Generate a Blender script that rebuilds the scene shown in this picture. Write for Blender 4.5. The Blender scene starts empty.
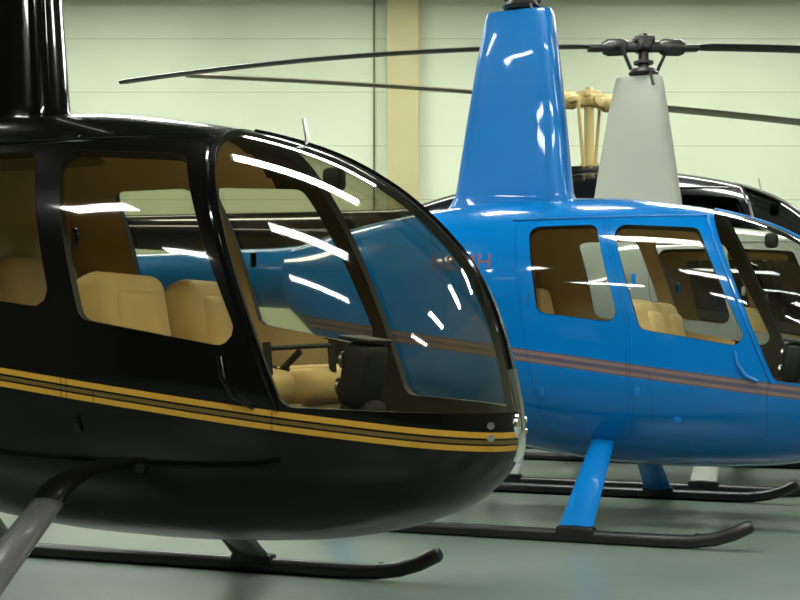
import bpy, bmesh, math, numpy as np
from mathutils import Vector, Matrix
sc=bpy.context.scene
sc.view_settings.view_transform='Standard'
pi=math.pi
def lin(r,g,b):
    f=lambda c:(c/255/12.92 if c/255<=.04045 else ((c/255+.055)/1.055)**2.4)
    return (f(r),f(g),f(b),1)
# ---------------- materials ----------------
def newmat(n):
    m=bpy.data.materials.new(n);m.use_nodes=True
    nt=m.node_tree
    return m,nt,nt.nodes['Principled BSDF'],nt.nodes['Material Output']
def simple(n,col,rough=.5,metal=0,coat=0,noise=0,nscale=3,bump=0,spec=.5):
    m,nt,b,o=newmat(n)
    b.inputs['Base Color'].default_value=col
    b.inputs['Roughness'].default_value=rough
    b.inputs['Metallic'].default_value=metal
    b.inputs['Coat Weight'].default_value=coat
    b.inputs['Coat Roughness'].default_value=.03
    b.inputs['Specular IOR Level'].default_value=spec
    if noise or bump:
        tc=nt.nodes.new('ShaderNodeTexCoord');nz=nt.nodes.new('ShaderNodeTexNoise')
        nz.inputs['Scale'].default_value=nscale;nz.inputs['Detail'].default_value=5
        nt.links.new(tc.outputs['Object'],nz.inputs['Vector'])
        if noise:
            mx=nt.nodes.new('ShaderNodeMix');mx.data_type='RGBA'
            mx.inputs[6].default_value=tuple(c*(1-noise) for c in col[:3])+(1,)
            mx.inputs[7].default_value=tuple(min(1,c*(1+noise)) for c in col[:3])+(1,)
            nt.links.new(nz.outputs['Fac'],mx.inputs[0]);nt.links.new(mx.outputs[2],b.inputs['Base Color'])
        if bump:
            bp=nt.nodes.new('ShaderNodeBump');bp.inputs['Strength'].default_value=bump;bp.inputs['Distance'].default_value=.01
            nt.links.new(nz.outputs['Fac'],bp.inputs['Height']);nt.links.new(bp.outputs[0],b.inputs['Normal'])
    return m
def M(nt,op,a,b=None,c=None):
    n=nt.nodes.new('ShaderNodeMath');n.operation=op
    for i,v in enumerate((a,b,c)):
        if v is None: continue
        if isinstance(v,(int,float)): n.inputs[i].default_value=v
        else: nt.links.new(v,n.inputs[i])
    return n.outputs[0]
def band(nt,d,lo,hi):
    return M(nt,'MULTIPLY',M(nt,'GREATER_THAN',d,lo),M(nt,'LESS_THAN',d,hi))
def paint(n,col,bands,rough=.25,coat=.7,spec=.1,seam=.5,cr=.03):
    m,nt,b,o=newmat(n)
    b.inputs['Roughness'].default_value=rough
    b.inputs['Specular IOR Level'].default_value=spec
    b.inputs['Coat Weight'].default_value=coat;b.inputs['Coat Roughness'].default_value=cr
    tc=nt.nodes.new('ShaderNodeTexCoord');sx=nt.nodes.new('ShaderNodeSeparateXYZ')
    nt.links.new(tc.outputs['Object'],sx.inputs[0])
    x,z=sx.outputs[0],sx.outputs[2]
    d=M(nt,'SUBTRACT',M(nt,'ADD',z,M(nt,'MULTIPLY',x,.133)),.970)
    cur=None
    for lo,hi,c in bands:
        mx=nt.nodes.new('ShaderNodeMix');mx.data_type='RGBA'
        if cur is None: mx.inputs[6].default_value=col
        else: nt.links.new(cur,mx.inputs[6])
        mx.inputs[7].default_value=c
        nt.links.new(band(nt,d,lo,hi),mx.inputs[0]);cur=mx.outputs[2]
    for an in ('seam1','seam2'):
        at=nt.nodes.new('ShaderNodeAttribute');at.attribute_name=an
        s=M(nt,'MULTIPLY',M(nt,'LESS_THAN',M(nt,'ABSOLUTE',at.outputs['Fac']),.003),seam)
        mx=nt.nodes.new('ShaderNodeMix');mx.data_type='RGBA'
        if cur is None: mx.inputs[6].default_value=col
        else: nt.links.new(cur,mx.inputs[6])
        mx.inputs[7].default_value=(.002,.002,.002,1)
        nt.links.new(s,mx.inputs[0]);cur=mx.outputs[2]
    nt.links.new(cur,b.inputs['Base Color'])
    return m
def glassmat(n,tint,rough=.03,boost=1.6,add=.03,pw=3.0):
    m=bpy.data.materials.new(n);m.use_nodes=True;nt=m.node_tree
    nt.nodes.remove(nt.nodes['Principled BSDF']);o=nt.nodes['Material Output']
    t=nt.nodes.new('ShaderNodeBsdfTransparent');t.inputs[0].default_value=tint
    g=nt.nodes.new('ShaderNodeBsdfGlossy');g.inputs['Roughness'].default_value=rough;g.inputs['Color'].default_value=(1,1,1,1)
    fr=nt.nodes.new('ShaderNodeLayerWeight');fr.inputs['Blend'].default_value=.4
    f=M(nt,'MINIMUM',M(nt,'ADD',M(nt,'MULTIPLY',M(nt,'POWER',fr.outputs['Facing'],pw),.55*boost),add),.9)
    mx=nt.nodes.new('ShaderNodeMixShader')
    nt.links.new(f,mx.inputs[0]);nt.links.new(t.outputs[0],mx.inputs[1]);nt.links.new(g.outputs[0],mx.inputs[2])
    nt.links.new(mx.outputs[0],o.inputs[0])
    return m
BLACKP=simple('black_gloss_paint',(.002,.002,.002,1),.12,coat=.5,spec=.1)
black_hull=paint('black_hull_paint',(.0018,.0018,.0013,1),[(-.033,-.015,lin(168,128,44)),(-.009,.003,lin(88,70,30)),(.010,.029,lin(168,128,44))],coat=.4,spec=.05,cr=.06)
BLUE=lin(0,101,168)
blue_paint=simple('blue_gloss_paint',BLUE,.35,coat=.4,spec=.2)
blue_hull=paint('blue_hull_paint',BLUE,[(-.036,.036,lin(78,76,92)),(-.028,-.010,lin(118,98,92)),(.010,.028,lin(118,98,92))],coat=.7,seam=.3)
GREY=lin(148,152,138)
grey_paint=simple('grey_satin_paint',GREY,.5,coat=0)
grey_hull=paint('grey_hull_paint',GREY,[(-.03,.03,lin(60,70,110))])
dark_hull=paint('dark_hull_paint',lin(10,12,16),[(-.03,.03,lin(60,60,60))])
dark_paint=simple('dark_gloss_paint',lin(10,12,16),.25,coat=.7,spec=.2)
rubber=simple('black_rubber',(.006,.006,.006,1),.5)
darkmetal=simple('dark_metal',(.03,.028,.026,1),.38,metal=.3,noise=.3)
skidmat=simple('skid_tube_paint',(.008,.007,.007,1),.35,noise=.2)
steel=simple('brushed_steel',(.35,.34,.32,1),.3,metal=1,noise=.15,nscale=20)
strutsteel=simple('strut_silver',(.16,.16,.145,1),.25,metal=.5,coat=.8)
chrome=simple('chrome',(.85,.85,.85,1),.12,metal=1)
yellowm=simple('yellow_hub_paint',lin(165,148,90),.5,noise=.2)
blade_dark=simple('rotor_blade_dark',(.018,.018,.016,1),.45)
blade_tan=simple('rotor_blade_tan',lin(112,108,84),.5)
leather=simple('tan_leather',lin(215,186,124),.55,noise=.12,nscale=6,bump=.15)
liner=simple('cabin_liner',lin(205,184,142),.8,noise=.1)
linerdark=simple('pillar_trim_dark',lin(42,38,30),.7)
carpet=simple('cabin_carpet',lin(60,50,38),.95,noise=.2,nscale=40)
instr=simple('instrument_black',(.01,.01,.01,1),.5)
redm=simple('registration_red',lin(110,66,76),.5)
glass_k=glassmat('tinted_glass',(.66,.65,.55,1),boost=1.9,add=.035,pw=2.6,rough=.045)
glass_b=glassmat('clear_glass',(.76,.78,.74,1),rough=.04)
glass_d=glassmat('smoked_glass',(.16,.16,.16,1))
# ---------------- helpers ----------------
def mkobj(name,mesh,parent=None,mats=()):
    o=bpy.data.objects.new(name,mesh);sc.collection.objects.link(o)
    if parent: o.parent=parent
    for m in mats: mesh.materials.append(m)
    return o
def from_bm(name,bm,parent,mat,smooth=True,angle=40):
    me=bpy.data.meshes.new(name);bmesh.ops.recalc_face_normals(bm,faces=bm.faces[:])
    bm.to_mesh(me);bm.free()
    if smooth:
        for p in me.polygons:p.use_smooth=True
        try: me.set_sharp_from_angle(angle=math.radians(angle))
        except Exception: pass
    return mkobj(name,me,parent,[mat])
def loft_bm(bm,rings,cap=True):
    vs=[[bm.verts.new(p) for p in r] for r in rings]
    n=len(rings[0])
    for a,b in zip(vs[:-1],vs[1:]):
        for i in range(n):
            bm.faces.new((a[i],a[(i+1)%n],b[(i+1)%n],b[i]))
    if cap:
        bm.faces.new(vs[0][::-1]);bm.faces.new(vs[-1])
def tube_bm(bm,pts,rad,seg=12,cap=True):
    pts=[Vector(p) for p in pts]
    if not hasattr(rad,'__len__'): rad=[rad]*len(pts)
    rings=[];up=None
    for i,p in enumerate(pts):
        t=(pts[min(i+1,len(pts)-1)]-pts[max(i-1,0)]).normalized()
        if up is None:
            up=Vector((0,0,1)) if abs(t.z)<.9 else Vector((1,0,0))
        s=t.cross(up).normalized();up=s.cross(t).normalized()
        rings.append([p+s*math.cos(a)*rad[i]+up*math.sin(a)*rad[i] for a in [2*pi*k/seg for k in range(seg)]])
    loft_bm(bm,rings,cap)
def box_bm(bm,c,s,rot=None,bev=0,seg=2):
    r=bmesh.ops.create_cube(bm,size=1)
    vs=r['verts']
    for v in vs: v.co=Vector((v.co.x*s[0],v.co.y*s[1],v.co.z*s[2]))
    if bev:
        es=list({e for v in vs for e in v.link_edges})
        r2=bmesh.ops.bevel(bm,geom=es,offset=bev,segments=seg,profile=.5,affect='EDGES')
        vs=list({v for f in r2['faces'] for v in f.verts}|{v for v in vs if v.is_valid})
        st=list(vs);seen=set(vs)
        while st:
            v=st.pop()
            for e in v.link_edges:
                w=e.other_vert(v)
                if w not in seen: seen.add(w);st.append(w)
        vs=list(seen)
    R=rot if rot else Matrix.Identity(3)
    for v in vs: v.co=R@v.co+Vector(c)
def pchip(xs,ys):
    xs=np.array(xs,float);ys=np.array(ys,float)
    h=np.diff(xs);d=np.diff(ys)/h;m=np.zeros_like(ys)
    m[0]=d[0];m[-1]=d[-1]
    for i in range(1,len(xs)-1):
        if d[i-1]*d[i]>0:
            w1=2*h[i]+h[i-1];w2=h[i]+2*h[i-1];m[i]=(w1+w2)/(w1/d[i-1]+w2/d[i])
    def f(x):
        x=np.asarray(x,float);i=np.clip(np.searchsorted(xs,x)-1,0,len(xs)-2)
        t=(x-xs[i])/h[i]
        return ys[i]*(2*t**3-3*t**2+1)+h[i]*m[i]*(t**3-2*t**2+t)+ys[i+1]*(3*t**2-2*t**3)+h[i]*m[i+1]*(t**3-t**2)
    return f
# ---------------- fuselage surface ----------------
XN=2.118
T=lambda x: math.sqrt(max(0,XN-x))
def tab(pts): return pchip([T(p[0]) for p in pts],[p[1] for p in pts])
fzt=tab([(XN,.70),(2.098,.864),(2.054,1.046),(1.967,1.247),(1.842,1.40),(1.66,1.55),(1.434,1.67),(1.161,1.755),(.917,1.80),(.6,1.84),(.3,1.85),(0,1.85),(-.6,1.80),(-1.1,1.72),(-1.5,1.62)])
fzb=tab([(XN,.70),(2.106,.635),(2.054,.55),(1.949,.465),(1.697,.376),(1.4,.332),(1.0,.318),(.6,.33),(.3,.36),(0,.41),(-.6,.57),(-1.1,.85),(-1.5,1.2)])
fw=tab([(XN,0),(2.05,.23),(1.9,.39),(1.7,.49),(1.4,.585),(1.1,.625),(.8,.64),(.3,.64),(0,.63),(-.6,.52),(-1.1,.36),(-1.5,.21)])
fzw=tab([(XN,.70),(1.9,.76),(1.5,.86),(.9,.95),(0,1.0),(-.6,1.08),(-1.1,1.22),(-1.5,1.41)])
fnu=tab([(XN,2.0),(1.9,2.15),(1.5,2.5),(1.0,2.9),(0,3.0),(-1.5,2.2)])
fnl=tab([(XN,2.0),(1.5,2.2),(.6,2.4),(-1.5,2.1)])
def ysurf(x,z):
    t=T(x);w=float(fw(t));zw=float(fzw(t))
    if z>=zw: h=float(fzt(t))-zw;n=float(fnu(t))
    else: h=zw-float(fzb(t));n=float(fnl(t))
    q=1-min(1,abs(z-zw)/h)**n
    return w*max(q,0)**(1/n)
NR,NC=190,240
tt=np.concatenate([np.linspace(0,1.25,125)[1:],np.linspace(1.25,T(-1.5),66)[1:]])
th=np.arange(NC)*2*pi/NC
P=np.zeros((len(tt)+1,NC,3))
P[0]=(XN,0,.70)
for i,t in enumerate(tt):
    w,zt,zb,zw,nu,nl=[float(f(t)) for f in (fw,fzt,fzb,fzw,fnu,fnl)]
    c,s=np.cos(th),np.sin(th)
    n=np.where(s>=0,nu,nl);h=np.where(s>=0,zt-zw,zw-zb)
    P[i+1,:,0]=XN-t*t
    P[i+1,:,1]=w*np.sign(c)*np.abs(c)**(2/n)
    P[i+1,:,2]=zw+h*np.sign(s)*np.abs(s)**(2/n)
nr=len(tt)+1
N=np.zeros_like(P)
A_=P[:-1];B_=np.roll(P,-1,1)[:-1];C_=np.roll(P,-1,1)[1:];D_=P[1:]
fn=np.cross(C_-A_,D_-B_)
N[:-1]+=fn;N[1:]+=fn;N[:-1]+=np.roll(fn,1,1);N[1:]+=np.roll(fn,1,1)
N[0]=(1,0,0)
N/=np.linalg.norm(N,axis=2,keepdims=True)+1e-12
if N[100,60,2]<0: N=-N
N[0]=(1,0,0)
def inset(poly,r):
    n=len(poly);L=[]
    area=sum(poly[i][0]*poly[(i+1)%n][1]-poly[(i+1)%n][0]*poly[i][1] for i in range(n))
    if area<0: poly=poly[::-1]
    for i in range(n):
        a=np.array(poly[i]);b=np.array(poly[(i+1)%n]);d=(b-a)/np.linalg.norm(b-a)
        nn=np.array([-d[1],d[0]]);L.append((nn,nn@a+r))
    out=[]
    for i in range(n):
        (n1,c1),(n2,c2)=L[i-1],L[i]
        out.append(np.linalg.solve(np.array([n1,n2]),np.array([c1,c2])))
    return out
def sdpoly(X,Z,poly):
    d=np.full(X.shape,1e9);inside=np.ones(X.shape,bool);n=len(poly)
    for i in range(n):
        a=poly[i];b=poly[(i+1)%n];e=b-a
        wx=X-a[0];wz=Z-a[1];t=np.clip((wx*e[0]+wz*e[1])/(e@e),0,1)
        d=np.minimum(d,np.hypot(wx-t*e[0],wz-t*e[1]))
        inside&=(e[0]*wz-e[1]*wx)>=0
    return np.where(inside,-d,d)
def rpoly(X,Z,poly,r): return r-sdpoly(X,Z,inset(poly,r))
X,Y,Z=P[...,0],P[...,1],P[...,2]
rearW=[(.205,1.655),(.585,1.655),(.738,1.118),(.285,1.178)]
frontW=[(.675,1.655),(1.125,1.625),(1.405,.985),(.845,1.085)]
screen=[(1.17,1.74),(1.13,2.1),(2.5,2.1),(2.5,.765),(1.525,.81)]
F=np.maximum(rpoly(X,Z,rearW,.05),rpoly(X,Z,frontW,.05))
F=np.maximum(F,np.minimum(rpoly(X,Z,screen,.06),np.abs(Y)-.016))
S1=rpoly(X,Z,[(.635,1.71),(1.16,1.70),(1.495,.82),(1.47,.50),(.80,.49),(.79,1.12)],.05)
S2=rpoly(X,Z,[(.12,1.71),(.615,1.71),(.77,1.12),(.78,.49),(.30,.52),(.2,1.1)],.05)
def clip(sign,withinner):
    V=[];NV=[];AT=[];key={};faces=[];bnd=[]
    def vert(k,p,n,a):
        if k in key: return key[k]
        key[k]=len(V);V.append(p);NV.append(n);AT.append(a);return key[k]
    def gv(i,j):
        if i==0: j=0
        return vert((i,j),P[i,j],N[i,j],(S1[i,j],S2[i,j]))
    def cv(a,b):
        k=(a,b) if a<b else (b,a)
        if k in key: return key[k]
        (i,j),(m,n)=k
        f0,f1=F[i,j],F[m,n];t=f0/(f0-f1);t=min(max(t,.001),.999)
        nn=N[i,j]*(1-t)+N[m,n]*t
        return vert(k,P[i,j]*(1-t)+P[m,n]*t,nn/np.linalg.norm(nn),(S1[i,j]*(1-t)+S1[m,n]*t,S2[i,j]*(1-t)+S2[m,n]*t))
    for i in range(nr-1):
        for j in range(NC):
            j2=(j+1)%NC
            q=[(i,j),(i,j2),(i+1,j2),(i+1,j)]
            fs=[F[a]*sign for a in q]
            if all(f<=0 for f in fs): continue
            if all(f>0 for f in fs):
                idx=[gv(*a) for a in q]
                u=[]
                for a in idx:
                    if a not in u:u.append(a)
                if len(u)>2: faces.append(u)
                continue
            for tri in ((q[0],q[1],q[2]),(q[0],q[2],q[3])):
                if tri[0][0]==0 and tri[1][0]==0: continue
                out=[];cr=[]
                for k in range(3):
                    a,b=tri[k],tri[(k+1)%3];fa,fb=F[a]*sign,F[b]*sign
                    if fa>0: out.append(gv(*a))
                    if (fa>0)!=(fb>0):
                        c=cv(a,b);out.append(c);cr.append(c)
                if len(out)>2:
                    faces.append(out)
                    if len(cr)==2: bnd.append(cr)
    n0=len(V);V=list(V);NV=list(NV)
    mi=[0]*len(faces)
    if withinner:
        inner=[[a+n0 for a in f][::-1] for f in faces]
        im=[2 if np.mean([V[a][0]-.25*(1.7-V[a][2]) for a in f])>.98 else 1 for f in faces]
        for k in range(n0):
            V.append(np.array(V[k])-np.array(NV[k])*.028);NV.append(-np.array(NV[k]));AT.append((1,1))
        faces=faces+inner;mi+=im
    me=bpy.data.meshes.new('hull' if withinner else 'glazing')
    me.from_pydata([tuple(v) for v in V],[],faces)
    p=me.polygons[len(mi)//(4 if withinner else 2)]
    flip=Vector(NV[p.vertices[0]]).dot(p.normal)<0
    if flip: me.flip_normals()
    for k,pp in enumerate(me.polygons): pp.use_smooth=True;pp.material_index=mi[k]
    me.normals_split_custom_set_from_vertices([tuple(n) for n in NV])
    for nm,ix in (('seam1',0),('seam2',1)):
        at=me.attributes.new(nm,'FLOAT','POINT');at.data.foreach_set('value',[a[ix] for a in AT])
    rim=None
    if withinner:
        rim=bpy.data.meshes.new('window_seals')
        bm=bmesh.new();d={}
        def g(a,o):
            k=(a,o)
            if k not in d:
                d[k]=bm.verts.new(Vector(V[a])+Vector(NV[a])*o)
            return d[k]
        for a,b in bnd:
            try: bm.faces.new((g(a,.003),g(b,.003),g(b,-.03),g(a,-.03)))
            except Exception: pass
        bm.to_mesh(rim);bm.free()
    return me,rim
hull_me,rim_me=clip(-1,True)
glass_me,_=clip(1,False)

def helicopter(loc,heading,scale,hullm,bodym,glassm,hubm=darkmetal,blademat=blade_dark,fairing=True,hubz=3.23,R=5.03,az=.4,droop=.2,interior=True,reg=False,legm=None,tail=True,fx=1.0,linerm=None):
    e=bpy.data.objects.new('helicopter',None);sc.collection.objects.link(e)
    e.location=loc;e.rotation_euler=(0,0,-heading);e.scale=scale if hasattr(scale,'__len__') else (scale,)*3
    e.empty_display_size=.3
    linerm=linerm or liner
    mkobj('fuselage_shell',hull_me.copy(),e,[hullm,linerm,linerdark])
    mkobj('windows_glazing',glass_me.copy(),e,[glassm])
    mkobj('window_seals',rim_me.copy(),e,[rubber])
    bm=bmesh.new()
    pts=[]
    for k in range(30):
        t=.12+(T(1.14)-.12)*k/29;x=XN-t*t
        pts.append((x,0,float(fzt(t))+.004))
    tube_bm(bm,pts,.011,8)
    for s in (-1,1):
        pts=[]
        for k in range(20):
            u=k/19;z=1.70-(1.70-.80)*u;x=1.158+(1.51-1.158)*u
            pts.append((x,s*(ysurf(x,z)+.002),z))
        tube_bm(bm,pts,.008,8)
        pts=[(x,s*(ysurf(x,1.70)+.004),1.70) for x in np.linspace(.1,1.15,16)]
        tube_bm(bm,pts,.007,8)
    from_bm('trim_rails',bm,e,bodym)
    if fairing:
        bm=bmesh.new();rings=[]
        for z,x0,x1,t in ((1.70,-.62,.46,.20),(1.82,-.46,.345,.155),(1.90,-.41,.31,.14),(2.3,-.345,.275,.125),(2.7,-.275,.235,.11),(2.97,-.215,.20,.10),(3.0,-.205,.19,.09)):
            r=[]
            x1=x1*(1-(1-fx)*(z-1.7)/1.3)
            for k in range(48):
                a=2*pi*k/48;c,s=math.cos(a),math.sin(a)
                xx=(x0+x1)/2+(x1-x0)/2*math.copysign(abs(c)**.7,c)
                yy=t*math.copysign(abs(s)**.5,s)*(.85+.15*c)
                r.append((xx,yy,z))
            rings.append(r)
        loft_bm(bm,rings)
        from_bm('mast_fairing',bm,e,bodym,angle=50)
        mz=2.98
    else:
        mz=1.78
        bm=bmesh.new();rings=[]
        for z,x0,x1,t in ((1.70,-.75,.5,.3),(1.84,-.6,.38,.22),(1.89,-.5,.28,.15)):
            rings.append([((x0+x1)/2+(x1-x0)/2*math.cos(2*pi*k/40),t*math.sin(2*pi*k/40),z) for k in range(40)])
        loft_bm(bm,rings);from_bm('mast_base_cowl',bm,e,bodym)
    bm=bmesh.new()
    tube_bm(bm,[(0,0,mz-.05),(0,0,hubz+.04)],.04,16)
    tube_bm(bm,[(0,0,mz+.03),(0,0,mz+.05),(0,0,mz+.08)],[.10,.115,.09],24)
    tube_bm(bm,[(0,0,mz+.12),(0,0,mz+.14)],[.075,.075],24)
    tube_bm(bm,[(0,0,hubz+.03),(0,0,hubz+.055),(0,0,hubz+.10)],[.045,.05,.03],16)
    ca,sa=math.cos(az),math.sin(az)
    Rz=Matrix.Rotation(az,3,'Z')
    box_bm(bm,(0,0,hubz),(.44,.085,.075),Rz,.02)
    box_bm(bm,(0,0,hubz+.005),(.10,.20,.08),Rz,.015)
    box_bm(bm,(0,0,hubz+.05),(.16,.14,.05),Rz,.015)
    for s in (-1,1):
        def L(r,w,z): return (s*r*ca-s*w*sa,s*r*sa+s*w*ca,z)
        tube_bm(bm,[L(.12,0,hubz),L(.15,0,hubz),L(.27,0,hubz-.005),L(.31,0,hubz-.01)],[.045,.065,.065,.045],16)
        tube_bm(bm,[L(.0,.0,hubz),L(.0,.13,hubz)],.03,12)
        box_bm(bm,L(.20,.075,hubz-.01),(.07,.13,.04),Rz,.01)
        tube_bm(bm,[L(.19,.13,hubz-.02),L(.11,.09,mz+.06)],.014,8)
        tube_bm(bm,[L(-.03,.10,mz+.05),L(-.05,.12,mz-.06)],.012,8)
        box_bm(bm,L(.36,0,hubz-.01),(.12,.12,.04),Rz,.012)
    from_bm('rotor_hub_and_mast',bm,e,hubm)
    bm=bmesh.new()
    for s in (-1,1):
        rings=[]
        for r in [.36,.42,.5]+list(np.linspace(.6,R-.05,16))+[R]:
            ch=.10 if r<.4 else (.14 if r<.45 else .19)
            if r==R: ch=.12
            zc=hubz-droop*((r-.3)/(R-.3))**2
            ring=[]
            for k in range(12):
                a=2*pi*k/12
                cx=ch/2*math.cos(a);cz=.012*math.sin(a)*(1+.4*math.cos(a))-cx*.06
                ring.append((s*(r*ca-cx*sa),s*(r*sa+cx*ca),zc+cz))
            rings.append(ring)
        loft_bm(bm,rings)
    from_bm('main_rotor_blades',bm,e,blademat)
    if tail:
        bm=bmesh.new();rings=[]
        for x,r,z in ((-1.25,.23,1.42),(-1.6,.195,1.43),(-2.5,.165,1.45),(-4,.12,1.49),(-5.5,.075,1.53),(-5.75,.05,1.54)):
            rings.append([(x,r*math.cos(2*pi*k/28),z+r*math.sin(2*pi*k/28)) for k in range(28)])
        loft_bm(bm,rings);from_bm('tail_boom',bm,e,bodym)
        def fin(name,a,b,c0,c1,sweep,nrm):
            bm=bmesh.new();a=Vector(a);b=Vector(b);rings=[]
            for u in (0,.5,1):
                p=a.lerp(b,u);ch=c0+(c1-c0)*u
                rings.append([p+Vector((-sweep*u+ch/2*math.cos(2*pi*k/16),0,0))+Vector(nrm)*.018*math.sin(2*pi*k/16) for k in range(16)])
            loft_bm(bm,rings);return from_bm(name,bm,e,bodym)
        fin('upper_tail_fin',(-5.35,0,1.5),(-5.35,0,2.35),.5,.3,.45,(0,1,0))
        fin('lower_tail_fin',(-5.35,0,1.55),(-5.35,0,.85),.45,.25,.25,(0,1,0))
        fin('horizontal_stabilizer',(-5.2,0,1.52),(-5.2,1.0,1.52),.38,.3,.1,(0,0,1))
        bm=bmesh.new()
        tube_bm(bm,[(-5.7,-.04,1.54),(-5.7,.0,1.54),(-5.7,.22,1.54)],[.05,.06,.04],14)
        for s in (-1,1):
            rings=[]
            for r in (.05,.12,.7,.73):
                rings.append([(-5.7+.055*math.cos(2*pi*k/10)*.9+s*r*.35,.2+.008*math.sin(2*pi*k/10),1.54+s*r*.94+.02*math.cos(2*pi*k/10)) for k in range(10)])
            loft_bm(bm,rings)
        from_bm('tail_rotor',bm,e,steel)
        bm=bmesh.new();tube_bm(bm,[(-5.3,0,.95),(-5.5,0,.8),(-5.75,0,.78)],.012,8);from_bm('tail_skid',bm,e,skidmat)
    bm=bmesh.new()
    for s in (-1,1):
        pts=[(-1.45,s*1.03,.034),(-1.0,s*1.03,.034),(0,s*1.03,.034),(1.05,s*1.03,.034),(1.18,s*1.03,.038),(1.29,s*1.03,.055),(1.38,s*1.03,.085),(1.46,s*1.03,.125),(1.475,s*1.03,.133)]
        tube_bm(bm,pts,[.034]*7+[.033,.022],14)
        for x in (-.75,.6):
            box_bm(bm,(x,s*1.03,.06),(.2,.075,.05),None,.015)
        tube_bm(bm,[(1.22,s*1.03,.05),(1.2,s*1.03,.05)],.03,8)
    from_bm('skids',bm,e,skidmat)
    bm=bmesh.new()
    for s in (-1,1):
        for x in (-.75,.6):
            zb=.36 if x>0 else float(fzb(T(x)))
            rings=[]
            for u in np.linspace(0,1,8):
                y=.33+(1.025-.33)*u
                z=(zb+.20)*(1-u)+.07*u
                ch=.12+.06*u;cx=x-.005*u
                nn=Vector((0,.58,.82)).normalized()
                rings.append([(cx+ch/2*math.cos(2*pi*k/20),s*(y+nn.y*.024*math.sin(2*pi*k/20)),z+nn.z*.024*math.sin(2*pi*k/20)) for k in range(20)])
            loft_bm(bm,rings)
    from_bm('landing_gear_struts',bm,e,legm or bodym)
    if interior:
        bm=bmesh.new()
        for s in (-1,1):
            Rb=Matrix.Rotation(-.18,3,'Y')
            y=s*.29
            box_bm(bm,(.80,y,1.01),(.15,.42,.48),Rb,.06,3)
            box_bm(bm,(.86,y,1.0),(.09,.30,.38),Rb,.04,3)
            box_bm(bm,(1.10,y,.84),(.50,.46,.13),Matrix.Rotation(-.06,3,'Y'),.05,3)
            box_bm(bm,(1.12,y,.87),(.40,.32,.10),Matrix.Rotation(-.06,3,'Y'),.04,3)
            box_bm(bm,(.02,y,1.08),(.14,.46,.55),Matrix.Rotation(-.2,3,'Y'),.05,3)
            box_bm(bm,(.30,y,.84),(.50,.48,.13),None,.05,3)
        from_bm('cabin_seats',bm,e,leather)
        bm=bmesh.new()
        for s in (-1,1):
            for xx in (1.05,.25):
                rings=[[(xx-.25,s*.05,z),(xx+.25,s*.05,z),(xx+.25,s*w,z),(xx-.25,s*w,z)] for z,w in ((.50,.33),(.62,.44),(.79,.50))]
                loft_bm(bm,rings)
        ring=[];x=-.10
        for k in range(60):
            a=2*pi*k/60;t=T(x);w,zt,zb,zw,nu,nl=[float(f(t)) for f in (fw,fzt,fzb,fzw,fnu,fnl)]
            c,s_=math.cos(a),math.sin(a);n=nu if s_>=0 else nl;h=(zt-zw) if s_>=0 else (zw-zb)
            ring.append((x,(w-.03)*math.copysign(abs(c)**(2/n),c),zw+(h-.03)*math.copysign(abs(s_)**(2/n),s_)))
        loft_bm(bm,[ring,[(p[0]+.02,p[1],p[2]) for p in ring]])
        from_bm('cabin_liner_panels',bm,e,linerm)
        bm=bmesh.new();rings=[]
        for x in np.linspace(-.08,1.80,12):
            w=max(.05,ysurf(x,.50)-.04);rings.append([(x,-w,.50),(x,w,.50),(x,w,.48),(x,-w,.48)])
        loft_bm(bm,rings);from_bm('cabin_floor',bm,e,carpet,False)
        bm=bmesh.new()
        box_bm(bm,(1.56,0,.64),(.14,.14,.34),None,.03)
        box_bm(bm,(1.56,0,.90),(.10,.20,.22),Matrix.Rotation(.15,3,'Y'),.03,3)
        box_bm(bm,(1.57,.0,1.02),(.12,.21,.015),Matrix.Rotation(.15,3,'Y'),.006)
        box_bm(bm,(1.45,0,1.58),(.07,.08,.08),None,.02)
        tube_bm(bm,[(1.45,0,1.58),(1.47,0,1.64)],.008,6)
        tube_bm(bm,[(1.12,0,.5),(1.18,0,.85),(1.32,0,.98)],.013,8)
        tube_bm(bm,[(1.32,-.26,.99),(1.32,.26,1.0)],.009,8)
        for s in (-1,1):
            tube_bm(bm,[(1.32,s*.26,1.01),(1.33,s*.26,.90)],.015,8)
            tube_bm(bm,[(.95,s*.04,.75),(1.25,s*.05,.92)],.012,8)
            for d in (-.09,.09): box_bm(bm,(1.74,s*.2+d,.64),(.02,.07,.10),Matrix.Rotation(.5,3,'Y'),.006)
        from_bm('instrument_console_and_controls',bm,e,instr)
        bm=bmesh.new()
        for yy in (-.055,.055):
            for zz in (.86,.95):
                xx=1.56-.052+(zz-.90)*.15
                tube_bm(bm,[(xx,yy,zz),(xx-.012,yy,zz)],.030,16)
        from_bm('instrument_gauges',bm,e,steel)
    bm=bmesh.new()
    tube_bm(bm,[(XN-.02,0,.735),(XN+.004,0,.735),(XN+.012,0,.735)],[.05,.045,.025],20)
    pts=[]
    for z in np.linspace(.62,.92,14):
        if z>=.70:
            x=max(xx for xx in np.linspace(1.9,XN,200) if float(fzt(T(xx)))>=z-1e-3)
        else: x=max(xx for xx in np.linspace(1.9,XN,200) if float(fzb(T(xx)))<=z+1e-3)
        pts.append((x+.004,0,z))
    tube_bm(bm,pts,.020,10)
    for s in (-1,1):
        for z in (.705,.745):
            x=2.075
            y=ysurf(x,z)
            tube_bm(bm,[(x,s*(y-.01),z),(x+.006,s*(y+.008),z)],.012,12)
    from_bm('nose_light',bm,e,chrome)
    bm=bmesh.new()
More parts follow.
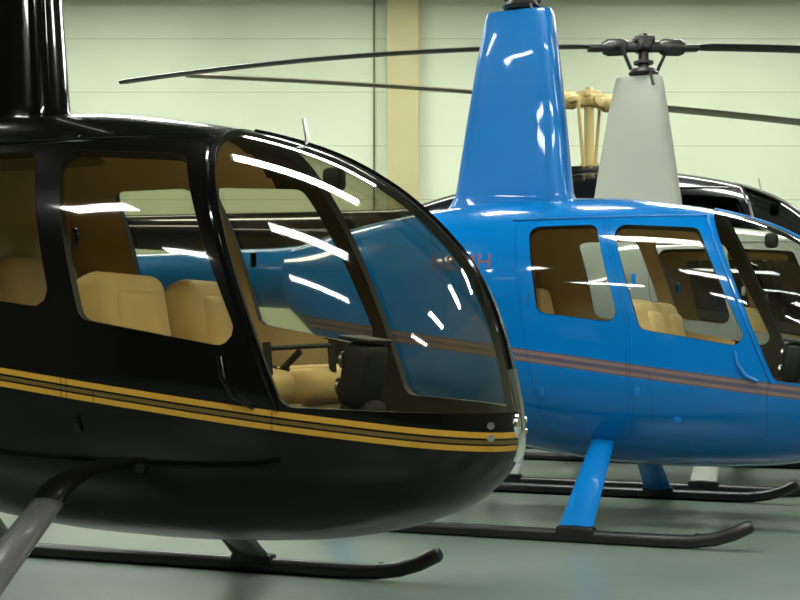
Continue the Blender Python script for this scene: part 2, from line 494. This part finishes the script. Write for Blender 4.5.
    for s in (-1,1):
        pts=[(1.33,.965),(1.345,.90),(1.385,.84),(1.44,.81)]
        tube_bm(bm,[(x,s*(ysurf(x,z)+(.012 if 0<k<3 else .0)),z) for k,(x,z) in enumerate(pts)],.011,10)
        x,z=1.03,.61
        tube_bm(bm,[(x,s*(ysurf(x,z)-.01),z),(x,s*(ysurf(x,z)+.006),z)],.018,14)
        for (x,z) in ((.81,1.35),(.83,.75),(.22,1.25),(.3,.75)):
            y=ysurf(x,z)
            box_bm(bm,(x,s*(y+.001),z),(.025,.01,.06),None,.003)
    from_bm('door_handles',bm,e,bodym)
    bm=bmesh.new()
    tube_bm(bm,[(1.345,0,1.69),(1.345,0,1.73),(1.33,0,1.80)],[.014,.009,.006],8)
    from_bm('temperature_probe',bm,e,steel)
    if reg:
        cu=bpy.data.curves.new('reg','FONT');cu.body='N834H';cu.size=.13;cu.resolution_u=4
        to=bpy.data.objects.new('tmp',cu);sc.collection.objects.link(to)
        bpy.context.view_layer.update()
        me=bpy.data.meshes.new_from_object(to.evaluated_get(bpy.context.evaluated_depsgraph_get()))
        bpy.data.objects.remove(to)
        bm=bmesh.new();bm.from_mesh(me)
        bmesh.ops.triangulate(bm,faces=bm.faces[:]);bmesh.ops.subdivide_edges(bm,edges=[x for x in bm.edges if x.calc_length()>.03],cuts=2)
        for v in bm.verts:
            x=-.38+v.co.x;z=1.42+v.co.y
            v.co=(x,-(ysurf(x,z)+.003),z)
        o=from_bm('registration_marks',bm,e,redm,False)
    return e

helicopter((-1.58,5.184,0),.373,1,black_hull,BLACKP,glass_k,az=.373,droop=.15,legm=strutsteel)
helicopter((.728,7.98,0),.391,1,blue_hull,blue_paint,glass_b,az=.56,reg=True)
helicopter((1.87,10.2,0),.391,1.017,grey_hull,grey_paint,glass_b,az=.391,R=3.95,droop=.27,fx=.72)
helicopter((1.99,14.0,0),.15,(1.3,1.2,1.51),dark_hull,dark_paint,glass_d,hubm=yellowm,blademat=blade_tan,fairing=False,hubz=2.355,R=3.4,az=.6,droop=.05,linerm=linerdark)

# ---------------- hangar ----------------
XL,XR,YF,YB,H=-13,13,-7,18.5,7
def plane(name,pts,mat):
    me=bpy.data.meshes.new(name);me.from_pydata(pts,[],[tuple(range(len(pts)))]);return mkobj(name,me,None,[mat])
def boxobj(name,c,s,mat,bev=0):
    bm=bmesh.new();box_bm(bm,(0,0,0),s,None,bev);o=from_bm(name,bm,None,mat,False);o.location=c;return o
m,nt,b,o=newmat('polished_concrete')
tc=nt.nodes.new('ShaderNodeTexCoord');n1=nt.nodes.new('ShaderNodeTexNoise');n1.inputs['Scale'].default_value=.8;n1.inputs['Detail'].default_value=8
nt.links.new(tc.outputs['Object'],n1.inputs['Vector'])
r=nt.nodes.new('ShaderNodeValToRGB');r.color_ramp.elements[0].position=.3;r.color_ramp.elements[0].color=lin(86,99,89);r.color_ramp.elements[1].position=.7;r.color_ramp.elements[1].color=lin(116,127,114)
nt.links.new(n1.outputs['Fac'],r.inputs[0]);nt.links.new(r.outputs[0],b.inputs['Base Color'])
b.inputs['Roughness'].default_value=.32
floorm=m
m,nt,b,o=newmat('painted_wall_panels')
tc=nt.nodes.new('ShaderNodeTexCoord');sx=nt.nodes.new('ShaderNodeSeparateXYZ');nt.links.new(tc.outputs['Object'],sx.inputs[0])
n1=nt.nodes.new('ShaderNodeTexNoise');n1.inputs['Scale'].default_value=.5;nt.links.new(tc.outputs['Object'],n1.inputs['Vector'])
r=nt.nodes.new('ShaderNodeValToRGB');r.color_ramp.elements[0].position=.3;r.color_ramp.elements[0].color=lin(196,206,176);r.color_ramp.elements[1].position=.7;r.color_ramp.elements[1].color=lin(210,219,192)
nt.links.new(n1.outputs['Fac'],r.inputs[0])
fz=M(nt,'FRACT',M(nt,'MULTIPLY',sx.outputs[2],1/.75))
line=M(nt,'LESS_THAN',fz,.022)
mx=nt.nodes.new('ShaderNodeMix');mx.data_type='RGBA';nt.links.new(M(nt,'MULTIPLY',line,.4),mx.inputs[0]);nt.links.new(r.outputs[0],mx.inputs[6]);mx.inputs[7].default_value=lin(140,148,112)
nt.links.new(mx.outputs[2],b.inputs['Base Color']);b.inputs['Roughness'].default_value=.7
wallm=m
sidewall=simple('side_wall_paint',lin(120,122,96),.8,noise=.1)
frontwall=simple('hangar_door_paint',lin(52,58,48),.8,noise=.1)
ceilm=simple('ceiling_paint',lin(56,58,50),.9,noise=.1)
pil=simple('pilaster_paint',lin(178,172,126),.7,noise=.05)
plane('floor',[(XL,YF,0),(XR,YF,0),(XR,YB,0),(XL,YB,0)],floorm)
plane('ceiling',[(XL,YF,H),(XL,YB,H),(XR,YB,H),(XR,YF,H)],ceilm)
plane('wall_back',[(XL,YB,0),(XR,YB,0),(XR,YB,H),(XL,YB,H)],wallm)
plane('wall_left',[(XL,YF,0),(XL,YB,0),(XL,YB,H),(XL,YF,H)],sidewall)
plane('wall_right',[(XR,YF,0),(XR,YF,H),(XR,YB,H),(XR,YB,0)],sidewall)
plane('wall_front',[(XL,YF,0),(XL,YF,H),(XR,YF,H),(XR,YF,0)],frontwall)
k=1
for x in (-9.5,.04,9.6):
    boxobj('trim_%d'%k,(x,YB-.15,H/2),(.44,.30,H-.01),pil,.01);k+=1
for x in (-.36,):
    bm=bmesh.new();tube_bm(bm,[(x,YB-.03,0.01),(x,YB-.03,H-.01)],.014,8);from_bm('trim_%d'%k,bm,None,simple('conduit',lin(110,116,90),.5));k+=1
boxobj('baseboard_back',(0,YB-.02,.1),(XR-XL-.02,.03,.2),sidewall)
def emis(name,st):
    em=bpy.data.materials.new(name);em.use_nodes=True;nt=em.node_tree;nt.nodes.remove(nt.nodes['Principled BSDF'])
    en=nt.nodes.new('ShaderNodeEmission');en.inputs[0].default_value=(.98,1,.94,1);en.inputs[1].default_value=st;nt.links.new(en.outputs[0],nt.nodes['Material Output'].inputs[0]);return em
em=emis('fluorescent_diffuser',56);em_wall_fill=emis('added_wall_fill',17)  # second, weaker emitter serves the row added to brighten the back wall
fix=simple('fixture_white',(.6,.6,.58,1),.5)
rows=[(yy,xx) for yy in (-4,.5,5,9.5) for xx in (-6.2,.5,7.2)]+[(13.5,-3),(13.5,4)]+[(16.3,xx) for xx in (-8,-4,0,4,8)]  # last row is an added fill that brightens the back wall, unseen
for yy,xx in rows:
        e=bpy.data.objects.new('fluorescent_or_wall_fill_fixture',None);sc.collection.objects.link(e);e.location=(xx,yy,5.75)
        bm=bmesh.new();box_bm(bm,(0,0,.06),(2.5,.66,.08),None,.01)
        tube_bm(bm,[(-1,0,.1),(-1,0,H-5.75)],.01,6);tube_bm(bm,[(1,0,.1),(1,0,H-5.75)],.01,6)
        from_bm('housing',bm,e,fix,False)
        bm=bmesh.new();box_bm(bm,(0,0,.005),(2.4,.58,.04),None,.008)
        from_bm('diffuser',bm,e,em_wall_fill if yy>16 else em,False)
w=bpy.data.worlds.new('w');sc.world=w;w.use_nodes=True;w.node_tree.nodes['Background'].inputs[0].default_value=(.5,.55,.5,1);w.node_tree.nodes['Background'].inputs[1].default_value=.1
cam=bpy.data.cameras.new('camera');cam.sensor_width=36;cam.lens=1336.6*36/800
co=bpy.data.objects.new('camera',cam);co.location=(0,0,1.004);co.rotation_euler=(pi/2+.033,0,0);sc.collection.objects.link(co);sc.camera=co
